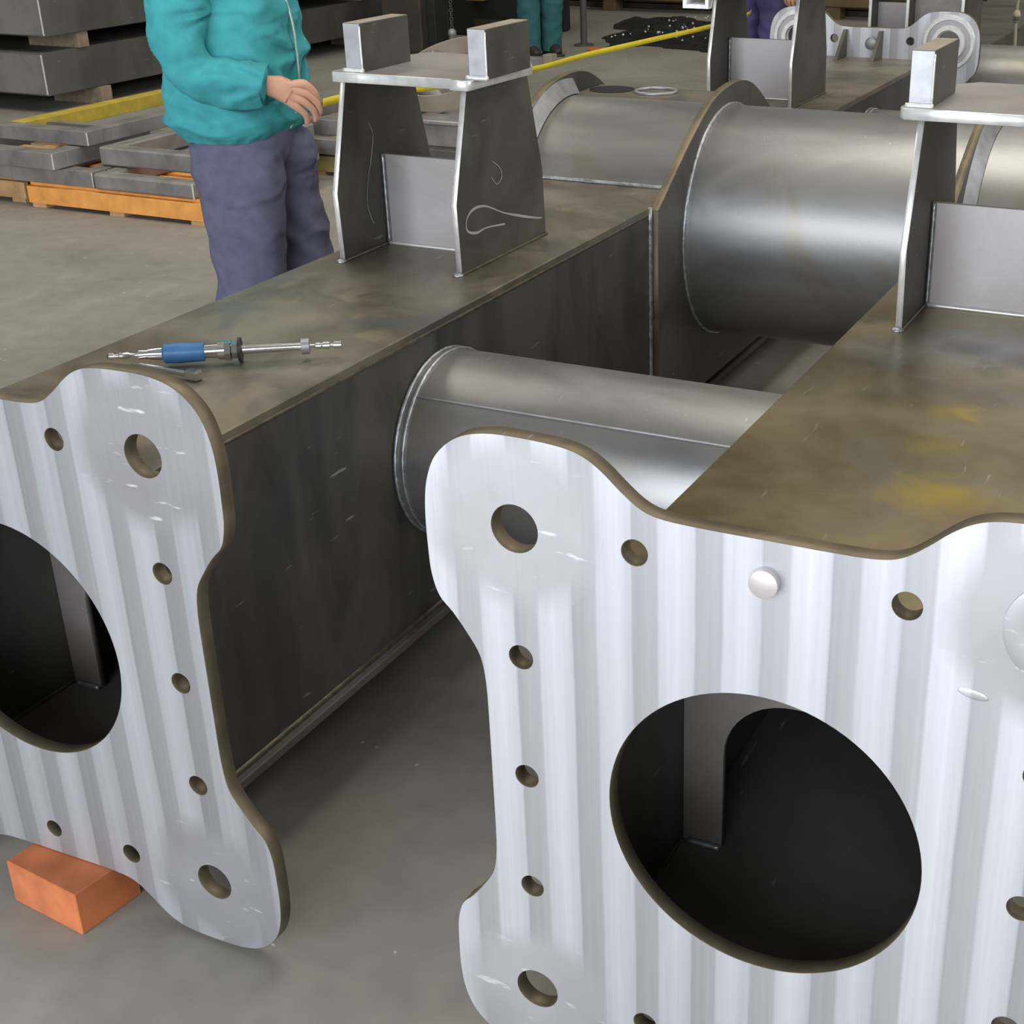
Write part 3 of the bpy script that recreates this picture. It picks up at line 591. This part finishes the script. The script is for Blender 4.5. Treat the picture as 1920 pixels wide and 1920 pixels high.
    # trousers
    bm = bmesh.new()
    loft(bm, [(.035, 0, .78, .105, .15), (.03, 0, .86, .145, .185), (.02, 0, 1.0, .13, .17)], seed=3, fold=.004)
    for s in (-1, 1):
        kn, an = legs[s]; ks = []
        hx = .03 + (kn[0]-.03)*.15
        ks = [(an[0]-.005, an[1], .035, .098, .09), (an[0], an[1], .12, .095, .088), (kn[0]*.5+an[0]*.5, (kn[1]+an[1])/2, .32, .098, .092), (kn[0], kn[1], kn[2], .104, .098), (hx+(kn[0]-hx)*.5, s*.10, .68, .122, .108), (hx+(.03 if s > 0 else -.01), s*.095, .84, .132, .105), (hx, s*.09, .885, .10, .09)]
        loft(bm, ks, n=48, rows_per=12, fold=.011, seed=11+s)
    tr = finish(bm, 'trousers', pants, root, True)
    # coat and sleeves
    bm = bmesh.new(); h = coat_len
    loft(bm, [(.0, 0, h, .158, .20), (.014, 0, h+.025, .176, .215), (.02, 0, h+.07, .187, .225), (.024, 0, h+.14, .192, .228), (.024, 0, h+.24, .196, .228), (.016, 0, h+.36, .187, .22), (.0, 0, 1.36, .155, .205), (-.005, 0, 1.43, .12, .17), (.0, 0, 1.475, .085, .10), (.005, 0, 1.51, .075, .08)], rows_per=12, fold=.016, seed=5, hemfold=.012)
    for s in (-1, 1):
        el, wr, kk = [Vector(q) for q in arms[s]]
        P = [(-.01, s*.14, 1.42), (-.035, s*.20, 1.37), Vector((-.05, s*.215, 1.36)).lerp(el, .5)+Vector((-.012, 0, 0)), el+Vector((-.01, 0, .05)), el+Vector((.03, 0, -.005)), el.lerp(wr, .50)+Vector((0, 0, -.012)), el.lerp(wr, .80)+Vector((0, 0, -.006)), el.lerp(wr, .92), el.lerp(wr, .97), wr]
        tube(bm, [wv(p) for p in P], [.075, .085, .082, .074, .066, .068, .064, .058, .050, .034], 44, 10, fold=.013, seed=s*3+1)
    finish(bm, 'jacket', coat, root, True)
    if zipper:
        bm = bmesh.new(); P = [(.180, -.06, h+.02), (.212, -.06, h+.1), (.222, -.06, h+.2), (.216, -.06, h+.33), (.172, -.055, 1.36), (.11, -.045, 1.45)]
        tube(bm, [wv(p) for p in P], [.004]*6, 6, 8); finish(bm, 'zip', ZIPM, root, True)
    for s in (-1, 1):
        kn, an = legs[s]; bm = bmesh.new(); P = [(-.075, 0, .05), (-.03, 0, .06), (.04, 0, .06), (.11, 0, .045), (.17, 0, .036)]
        tube(bm, [wv((an[0]+p[0], an[1], p[2])) for p in P], [.036, .05, .052, .048, .03], 16, 5, flat=.9)
        box_ = [(an[0]-.105, an[1]-.045, 0), (an[0]+.2, an[1]+.045, .02)]
        vs_ = box(bm, box_[0], box_[1], .006); bmesh.ops.transform(bm, matrix=T, verts=vs_)
        finish(bm, 'shoe', SHOE, root, True)
    return root
A1 = {-1: ((-.035, -.26, 1.085), (.17, -.235, 1.045), (.262, -.215, 1.012)), 1: ((-.12, .26, 1.08), (.05, .24, .98), (.11, .20, .95))}
L1 = {-1: ((.02, -.10, .47), (-.02, -.105, .08)), 1: ((.125, .10, .49), (.10, .105, .08))}
person('person', 'person in teal jacket and slate blue trousers standing behind the left beam holding a tape', Vector((-2.41, 2.066, 0)), math.radians(24.5), JACKET, TROUSER, A1, L1, zipper=True, grip=True)
A2 = {-1: ((-.05, -.27, 1.12), (.05, -.28, .88), (.08, -.28, .80)), 1: ((-.05, .27, 1.12), (.05, .28, .88), (.08, .28, .80))}
L2 = {-1: ((.0, -.10, .48), (-.0, -.105, .08)), 1: ((.02, .10, .48), (-.02, .10, .08))}
person('person', 'person far back in teal overalls, only lower legs and dark shoes in view', Vector((-5.55, 9.9, 0)), math.radians(-40), TEALT, TEALT, A2, L2)
A3 = {-1: ((-.0, -.27, 1.10), (.12, -.25, .86), (.15, -.25, .78)), 1: ((-.0, .27, 1.10), (.12, .25, .86), (.15, .25, .78))}
person('person', 'person in violet blue overalls standing beyond the far bracket at the tape end', Vector((-2.68, 7.45, 0)), math.radians(-95), PURPLET, PURPLET, A3, L2)

# measuring tape from the worker's hand to the far man
bm = bmesh.new(); tp = [(-2.175, 2.19, .955), (-2.2, 2.4, .945), (-2.30, 3.1, .875), (-2.43, 4.0, .806), (-2.493, 4.6, .785), (-2.52, 5.4, .76), (-2.539, 6.2, .736), (-2.637, 7.0, .709), (-2.70, 7.3, .705)]
pts = catmull(tp, 8); rows = []
for p in pts: rows.append([bm.verts.new(p+Vector(d)) for d in ((0, 0, -.0125), (0, .0016, -.0125), (.003, .0016, .0125), (.003, 0, .0125))])
for a, b in zip(rows, rows[1:]):
    for j in range(4): bm.faces.new((a[j], a[(j+1) % 4], b[(j+1) % 4], b[j]))
bm.faces.new(rows[0][::-1]); bm.faces.new(rows[-1])
tag(finish(bm, 'measuring_tape', TAPEY, None, True), 'yellow measuring tape stretched from the worker\'s hand towards the far end', 'tape measure')

# ------------------------------------------------------------------ stacked box beams at the left back
G = 'box beams stacked on spacers at the left back'
for i, (z0, z1, x1, y0, lb) in enumerate(((.12, .40, -7.288, 6.06, 'long dark steel box beam at the bottom of the left stack'), (.506, .80, -7.23, 6.06, 'long dark steel box beam in the middle of the left stack'), (.91, 1.20, -7.25, 6.1, 'long dark steel box beam at the top of the left stack'))):
    t = thing('box_beam', lb, 'steel beam', Vector((x1-.8, y0, z0)), G)
    bm = bmesh.new(); box(bm, (x1-2.3, y0, z0), (x1, y0+4.9, z1), .004); finish(bm, 'beam_shell', OLDST, t)
    bm = bmesh.new(); box(bm, (x1-2.3, y0-.004, z0+.01), (x1-.012, y0+.003, z1-.01)); finish(bm, 'end_cap', steel('grey_end_cap', (.2, .19, .19), (.27, .26, .25), (.2, .17, .15), .6, .3), t)
    bm = bmesh.new(); tube(bm, [(x1-.004, y0-.004, z0+.01), (x1-.004, y0-.004, (z0+z1)/2), (x1-.004, y0-.004, z1-.01)], [.006]*3, 6, 4); finish(bm, 'weld_bead', CUT, t)
k = 0
for z0, z1, what in ((0, .12, 'floor'), (.40, .506, 'bottom beam'), (.80, .91, 'middle beam')):
    for y, w in ((6.42, 'near'), (8.1, 'middle'), (9.8, 'far')):
        bm = bmesh.new(); yy = y+(.10 if z0 == 0 else -.04); box(bm, (-7.72, yy, z0), (-7.262, yy+.10, z1), .003)
        tag(finish(bm, 'spacer_block', DUNN), f'{w} weathered timber spacer resting on the {what} in the left stack', 'wood block', 'timber spacers in the beam stack')
# ------------------------------------------------------------------ pallets with flat steel frames
def pallet(x0, x1, y0, y1, m, label):
    t = thing('pallet', label, 'pallet', Vector(((x0+x1)/2, y0, 0)), 'wooden pallets')
    bm = bmesh.new(); box(bm, (x0, y0, .02), (x1, y0+.03, .105), .002); finish(bm, 'front_board', m, t)
    n = 6
    for i in range(n):
        bm = bmesh.new(); y = y0+.03+(y1-y0-.13)*i/(n-1); box(bm, (x0, y, .105), (x1, y+.095, .12), .001); finish(bm, 'deck_board', m, t)
    for i in range(3):
        bm = bmesh.new(); x = x0+.02+(x1-x0-.12)*i/2; box(bm, (x, y0+.03, .02), (x+.08, y1, .105)); finish(bm, 'stringer', m, t)
        for yy in (y0+.002, (y0+y1)/2, y1-.1):
            bm = bmesh.new(); box(bm, (x, yy, 0), (x+.09, yy+.09, .02)); finish(bm, 'foot', PALLET2, t)
pallet(-5.33, -4.20, 3.93, 4.75, PALLET, 'bright orange wooden pallet under the grey steel frames')
pallet(-6.60, -5.40, 3.98, 5.1, PALLET2, 'pale wooden pallet at the left edge under steel frames')
pallet(-4.75, -4.10, 5.12, 6.1, plain('greenish_pallet_wood', (.36, .30, .12), .8, 0, .2, 12), 'dull greenish wooden pallet behind the worker')
def bar_frame(x0, x1, y0, y1, z0, z1, w, label, mats=(None,)*4, slot=False, rr=0):
    t = thing('bar_frame', label, 'steel frame', Vector(((x0+x1)/2, y0, z0)), 'flat rectangular steel frames on pallets')
    bars = [((x0, y0, z0), (x1, y0+w, z1)), ((x0, y1-w, z0), (x1, y1, z1)), ((x0, y0+w, z0), (x0+w, y1-w, z1)), ((x1-w, y0+w, z0), (x1, y1-w, z1))]
    for (lo, hi), m in zip(bars, mats):
        bm = bmesh.new(); box(bm, lo, hi, max(.002, rr)); finish(bm, 'bar', m or FRAMEST, t)
    bm = bmesh.new(); tube(bm, [(x1, y0, z0+.004), (x1, y0, z1-.004)], [.004]*2, 6, 2); finish(bm, 'corner_weld', CUT, t)
    if slot:
        bm = bmesh.new(); box(bm, (x0+.1, y0+.25, z0+.004), (x1-.1, y0+.30, z1-.02)); finish(bm, 'cross_strap', FRAMEST, t)
bar_frame(-4.885, -4.265, 3.935, 4.95, .12, .20, .085, 'grey frame lowest at the right of the orange pallet', rr=.012)
bar_frame(-5.45, -4.905, 3.955, 5.0, .12, .20, .085, 'grey frame lowest at the left of the orange pallet')
bar_frame(-6.35, -5.46, 3.99, 5.05, .12, .19, .085, 'grey frame lying on the pale pallet')
bar_frame(-5.85, -5.09, 3.90, 4.6, .205, .285, .10, 'grey frame with pale welded corner above the lowest left frame')
bar_frame(-4.97, -4.36, 4.09, 5.05, .205, .295, .09, 'light grey frame on top at the right of the orange pallet', rr=.008)
bar_frame(-5.65, -5.04, 4.10, 5.75, .29, .36, .095, 'topmost frame with one yellow painted side bar', mats=(None, None, YELLOWP, None), slot=True)
bar_frame(-4.72, -4.05, 5.10, 6.2, .12, .20, .085, 'grey frame on the greenish pallet behind the worker')
bar_frame(-4.85, -4.3, 5.2, 6.2, .205, .285, .085, 'upper grey frame behind the worker')

# ------------------------------------------------------------------ things beyond the frame
# dark machine column and its neighbours
t = thing('machine_column', 'dark brown upright machine column far behind the left bracket', 'machine', Vector((-6.55, 9.45, 0)))
bm = bmesh.new(); box(bm, (-6.74, 9.3, 0), (-6.36, 9.75, 2.4), .01); finish(bm, 'column', MACHBROWN, t)
bm = bmesh.new(); box(bm, (-6.84, 9.25, 0), (-6.26, 9.85, .06), .01); finish(bm, 'base_plate', MACHDARK, t)
bm = bmesh.new(); box(bm, (-6.36, 9.4, 0), (-6.28, 9.6, 2.2), .005); finish(bm, 'guide_rail', MACHDARK, t)
t = thing('machine_cabinet', 'low near-black machine cabinet with a yellow guard at the back', 'machine', Vector((-6.7, 10.9, 0)))
bm = bmesh.new(); box(bm, (-7.15, 10.9, 0), (-6.12, 11.6, 1.5), .02); finish(bm, 'cabinet', MACHDARK, t)
bm = bmesh.new(); box(bm, (-6.80, 10.74, .33), (-6.58, 10.9, .60), .02); finish(bm, 'yellow_guard', YELLOWP, t)
bm = bmesh.new(); box(bm, (-6.75, 10.82, .02), (-6.16, 10.9, .16), .01); finish(bm, 'kick_plate', MACHBROWN, t)
t = thing('crane_chain', 'hanging chain with a pale round hook block behind the left bracket', 'chain', Vector((-6.06, 9.3, .2)))
bm = bmesh.new()
for i in range(60):
    c = Vector((-6.06, 9.3, .27+i*.034)); torus(bm, c, (1, 0, 0) if i % 2 else (0, 1, 0), .014, .004, 10, 5)
finish(bm, 'chain_links', GREYP, t)
bm = bmesh.new(); bmesh.ops.create_uvsphere(bm, u_segments=20, v_segments=12, radius=.036, matrix=Matrix.Translation((-6.06, 9.3, .23))); finish(bm, 'hook_ball', LIGHTST, t, True)
bm = bmesh.new(); tube(bm, [(-6.06, 9.3, .2), (-6.08, 9.3, .15), (-6.09, 9.3, .1), (-6.07, 9.3, .07), (-6.04, 9.3, .09)], [.012, .014, .014, .011, .006], 10, 5); finish(bm, 'hook', LIGHTST, t, True)
# swarf heap
bm = bmesh.new(); n = 34; grid = []
for i in range(n):
    for j in range(n):
        u, v = i/(n-1), j/(n-1); x = -5.30+1.75*u-.9*v; y = 10.25+2.9*v-.35*(1-u)*(v-.5); e = max(0, min(u, 1-u, v, 1-v)-.10-.13*noise.noise(Vector((u*5, v*5, 7))))*6; z = min(1, e)*(.05+.05*noise.noise(Vector((x*2, y*2, 0)))+.03*noise.noise(Vector((x*9, y*9, 3))))
        grid.append(bm.verts.new((x-.25*v, y, max(0, z)+.001 if e > 0 else -.03)))
for i in range(n-1):
    for j in range(n-1): bm.faces.new((grid[i*n+j], grid[(i+1)*n+j], grid[(i+1)*n+j+1], grid[i*n+j+1]))
for i in range(70):
    x = random.uniform(-5.2, -4.0); y = random.uniform(10.5, 12.3); vs_ = bmesh.ops.create_icosphere(bm, subdivisions=0 or 1, radius=random.uniform(.006, .014), matrix=Matrix.Translation((x, y, .10)))['verts']
    for f in {f for q in vs_ for f in q.link_faces}: f.material_index = 1
o = finish(bm, 'swarf_heap', [CHIPB, CHIPW]); o['kind'] = 'stuff'; tag(o, 'dark heap of glinting metal swarf on the floor at the back', 'swarf')
bm = bmesh.new(); cyl(bm, (-5.50, 10.62, .012), (-5.50, 10.62, 2.2), .030, n=20); cyl(bm, (-5.5, 10.62, 0), (-5.5, 10.62, .012), .09, n=20); tag(finish(bm, 'steel_post', GREYP), 'thin dark upright post beside the swarf heap', 'post')
bm = bmesh.new(); tube(bm, [(-6.75+.28*math.cos(a/4)*(1-.01*a), 12.0+.22*math.sin(a/4), .02+.0025*a) for a in range(60)], [.014]*60, 8, 2); tag(finish(bm, 'black_hose', BLACKR, None, True), 'coiled black hose on the floor beyond the thin post', 'hose')
bm = bmesh.new(); box(bm, (-6.9, 13.3, .12), (-3.6, 13.55, .30), .01); box(bm, (-6.6, 13.32, 0), (-6.45, 13.5, .12)); box(bm, (-4.1, 13.32, 0), (-3.95, 13.5, .12)); tag(finish(bm, 'steel_girder', plain('rusty_girder', (.17, .12, .06), .7, .2, .25, 4)), 'brown girder lying across the back on two feet', 'girder')
bm = bmesh.new(); box(bm, (-5.30, 10.27, 0), (-5.16, 10.34, .03), .006); tag(finish(bm, 'plastic_clip', ORANGE), 'small orange plastic piece on the floor in front of the swarf', 'clip')
t = thing('dim_floor_plates', 'added low dark plates across the back behind the swarf, standing in for dim floor', 'steel plates', Vector((-4.9, 13.7, 0)))
for i in range(5):  # plates added so their dark colour stands in for the dim far floor
    bm = bmesh.new(); dx = random.uniform(-.08, .08); box(bm, (-7.2+dx, 13.65+.03*i, .062*i), (-2.9+dx, 15.6, .062*i+.052), .004); finish(bm, 'plate', DIMPL, t)
t = thing('angle_offcut', 'small grey steel offcut with a yellow end beside the far worker\'s shoes', 'steel offcut', Vector((-5.1, 9.2, 0)))
bm = bmesh.new(); box(bm, (-5.55, 9.25, 0), (-5.2, 9.37, .07), .004); finish(bm, 'bar', FRAMEST, t)
bm = bmesh.new(); box(bm, (-5.2, 9.26, 0), (-5.12, 9.36, .10), .004); finish(bm, 'painted_end', TAN, t)
# hoop fixture visible through the left bracket
t = thing('hoop_fixture', 'tan steel hoop on a grey stepped base behind the left bracket', 'fixture', Vector((-3.75, 5.6, 0)))
bm = bmesh.new(); c = Vector((-3.82, 5.62, .505)); Rr = Matrix.Rotation(math.radians(-8), 3, 'Z') @ Matrix.Rotation(math.radians(24), 3, 'X'); n = 64; rows = []
for i in range(n):
    a = 2*PI*i/n; rows.append([bm.verts.new(c + Rr @ Vector((r*math.cos(a), r*math.sin(a)*1.0, z))) for r, z in ((.30, -.048), (.307, -.048), (.307, .048), (.30, .048))])
for i in range(n):
    for j in range(4): bm.faces.new((rows[i][j], rows[(i+1) % n][j], rows[(i+1) % n][(j+1) % 4], rows[i][(j+1) % 4]))
hoop = finish(bm, 'hoop', TAN, t); smooth_by_angle(hoop)
for k, (x0, x1, y0, y1, z0, z1, m) in enumerate(((-3.98, -3.3, 5.35, 6.0, 0, .14, OLDST), (-3.98, -3.32, 5.42, 5.95, .14, .26, FRAMEST), (-4.0, -3.3, 5.40, 5.97, .26, .285, LIGHTST))):
    bm = bmesh.new(); box(bm, (x0, y0, z0), (x1, y1, z1), .006); finish(bm, 'base_step', m, t)
for s in (-1, 1):
    bm = bmesh.new(); pts = catmull([(-3.72+s*.2, 5.62, .285), (-3.70+s*.25, 5.62, .36), (-3.74+s*.33, 5.62, .47)], 6)
    tube(bm, pts, [.02]*len(pts), 8, 1, flat=3); finish(bm, 'curved_arm', FRAMEST, t, True)
for y in (5.5, 5.75):
    bm = bmesh.new(); cyl(bm, (-4.02, y, .0), (-4.02, y, .60), .018, n=12); finish(bm, 'upright_pin', GRIND, t)
# second bogie frame beyond the far end
t = thing('far_bogie_frame', 'second welded steel frame standing beyond the far end plate', 'steel frame', Vector((-1.2, 6.0, 0)))
bm = bmesh.new(); box(bm, (-1.62, 5.15, .22), (-1.03, 8.4, .70), .004); finish(bm, 'box_beam', PLATEST, t)
for x in (-1.48, -1.30, -1.04):
    bm = bmesh.new(); box(bm, (x-.007, 5.6, .70), (x+.007, 6.0, 1.5)); 
    for f in bm.faces:
        f.normal_update()
        if f.normal.y < -.5: f.material_index = 1
    finish(bm, 'leg_plate', [PLATEST, CUT], t)
for x0, x1, z1, m in ((-1.473, -1.307, .94, LIGHTST), (-1.293, -1.047, 1.4, FRAMEST)):
    bm = bmesh.new(); box(bm, (x0, 5.72, .70), (x1, 5.73, z1)); finish(bm, 'web_plate', m, t)
bm = bmesh.new(); cyl(bm, (-1.03, 6.05, .535), (1.6, 6.05, .535), .19, n=64); o = finish(bm, 'cross_tube', TUBEST, t); smooth_by_angle(o)
bm = bmesh.new(); tube(bm, [(-.90, 6.36, 1.7), (-.915, 6.36, 1.2), (-.93, 6.36, .86), (-.915, 6.37, .5), (-.91, 6.38, .03), (-.8, 6.4, .02)], [.009]*6, 8, 6); tube(bm, [(-.926, 6.36, .86), (-.929, 6.36, .835), (-.929, 6.36, .80)], [.012, .022, .012], 10, 4)
tag(finish(bm, 'hanging_cable', TAN, None, True), 'thin pale knotted cable hanging near the top right edge', 'cable')
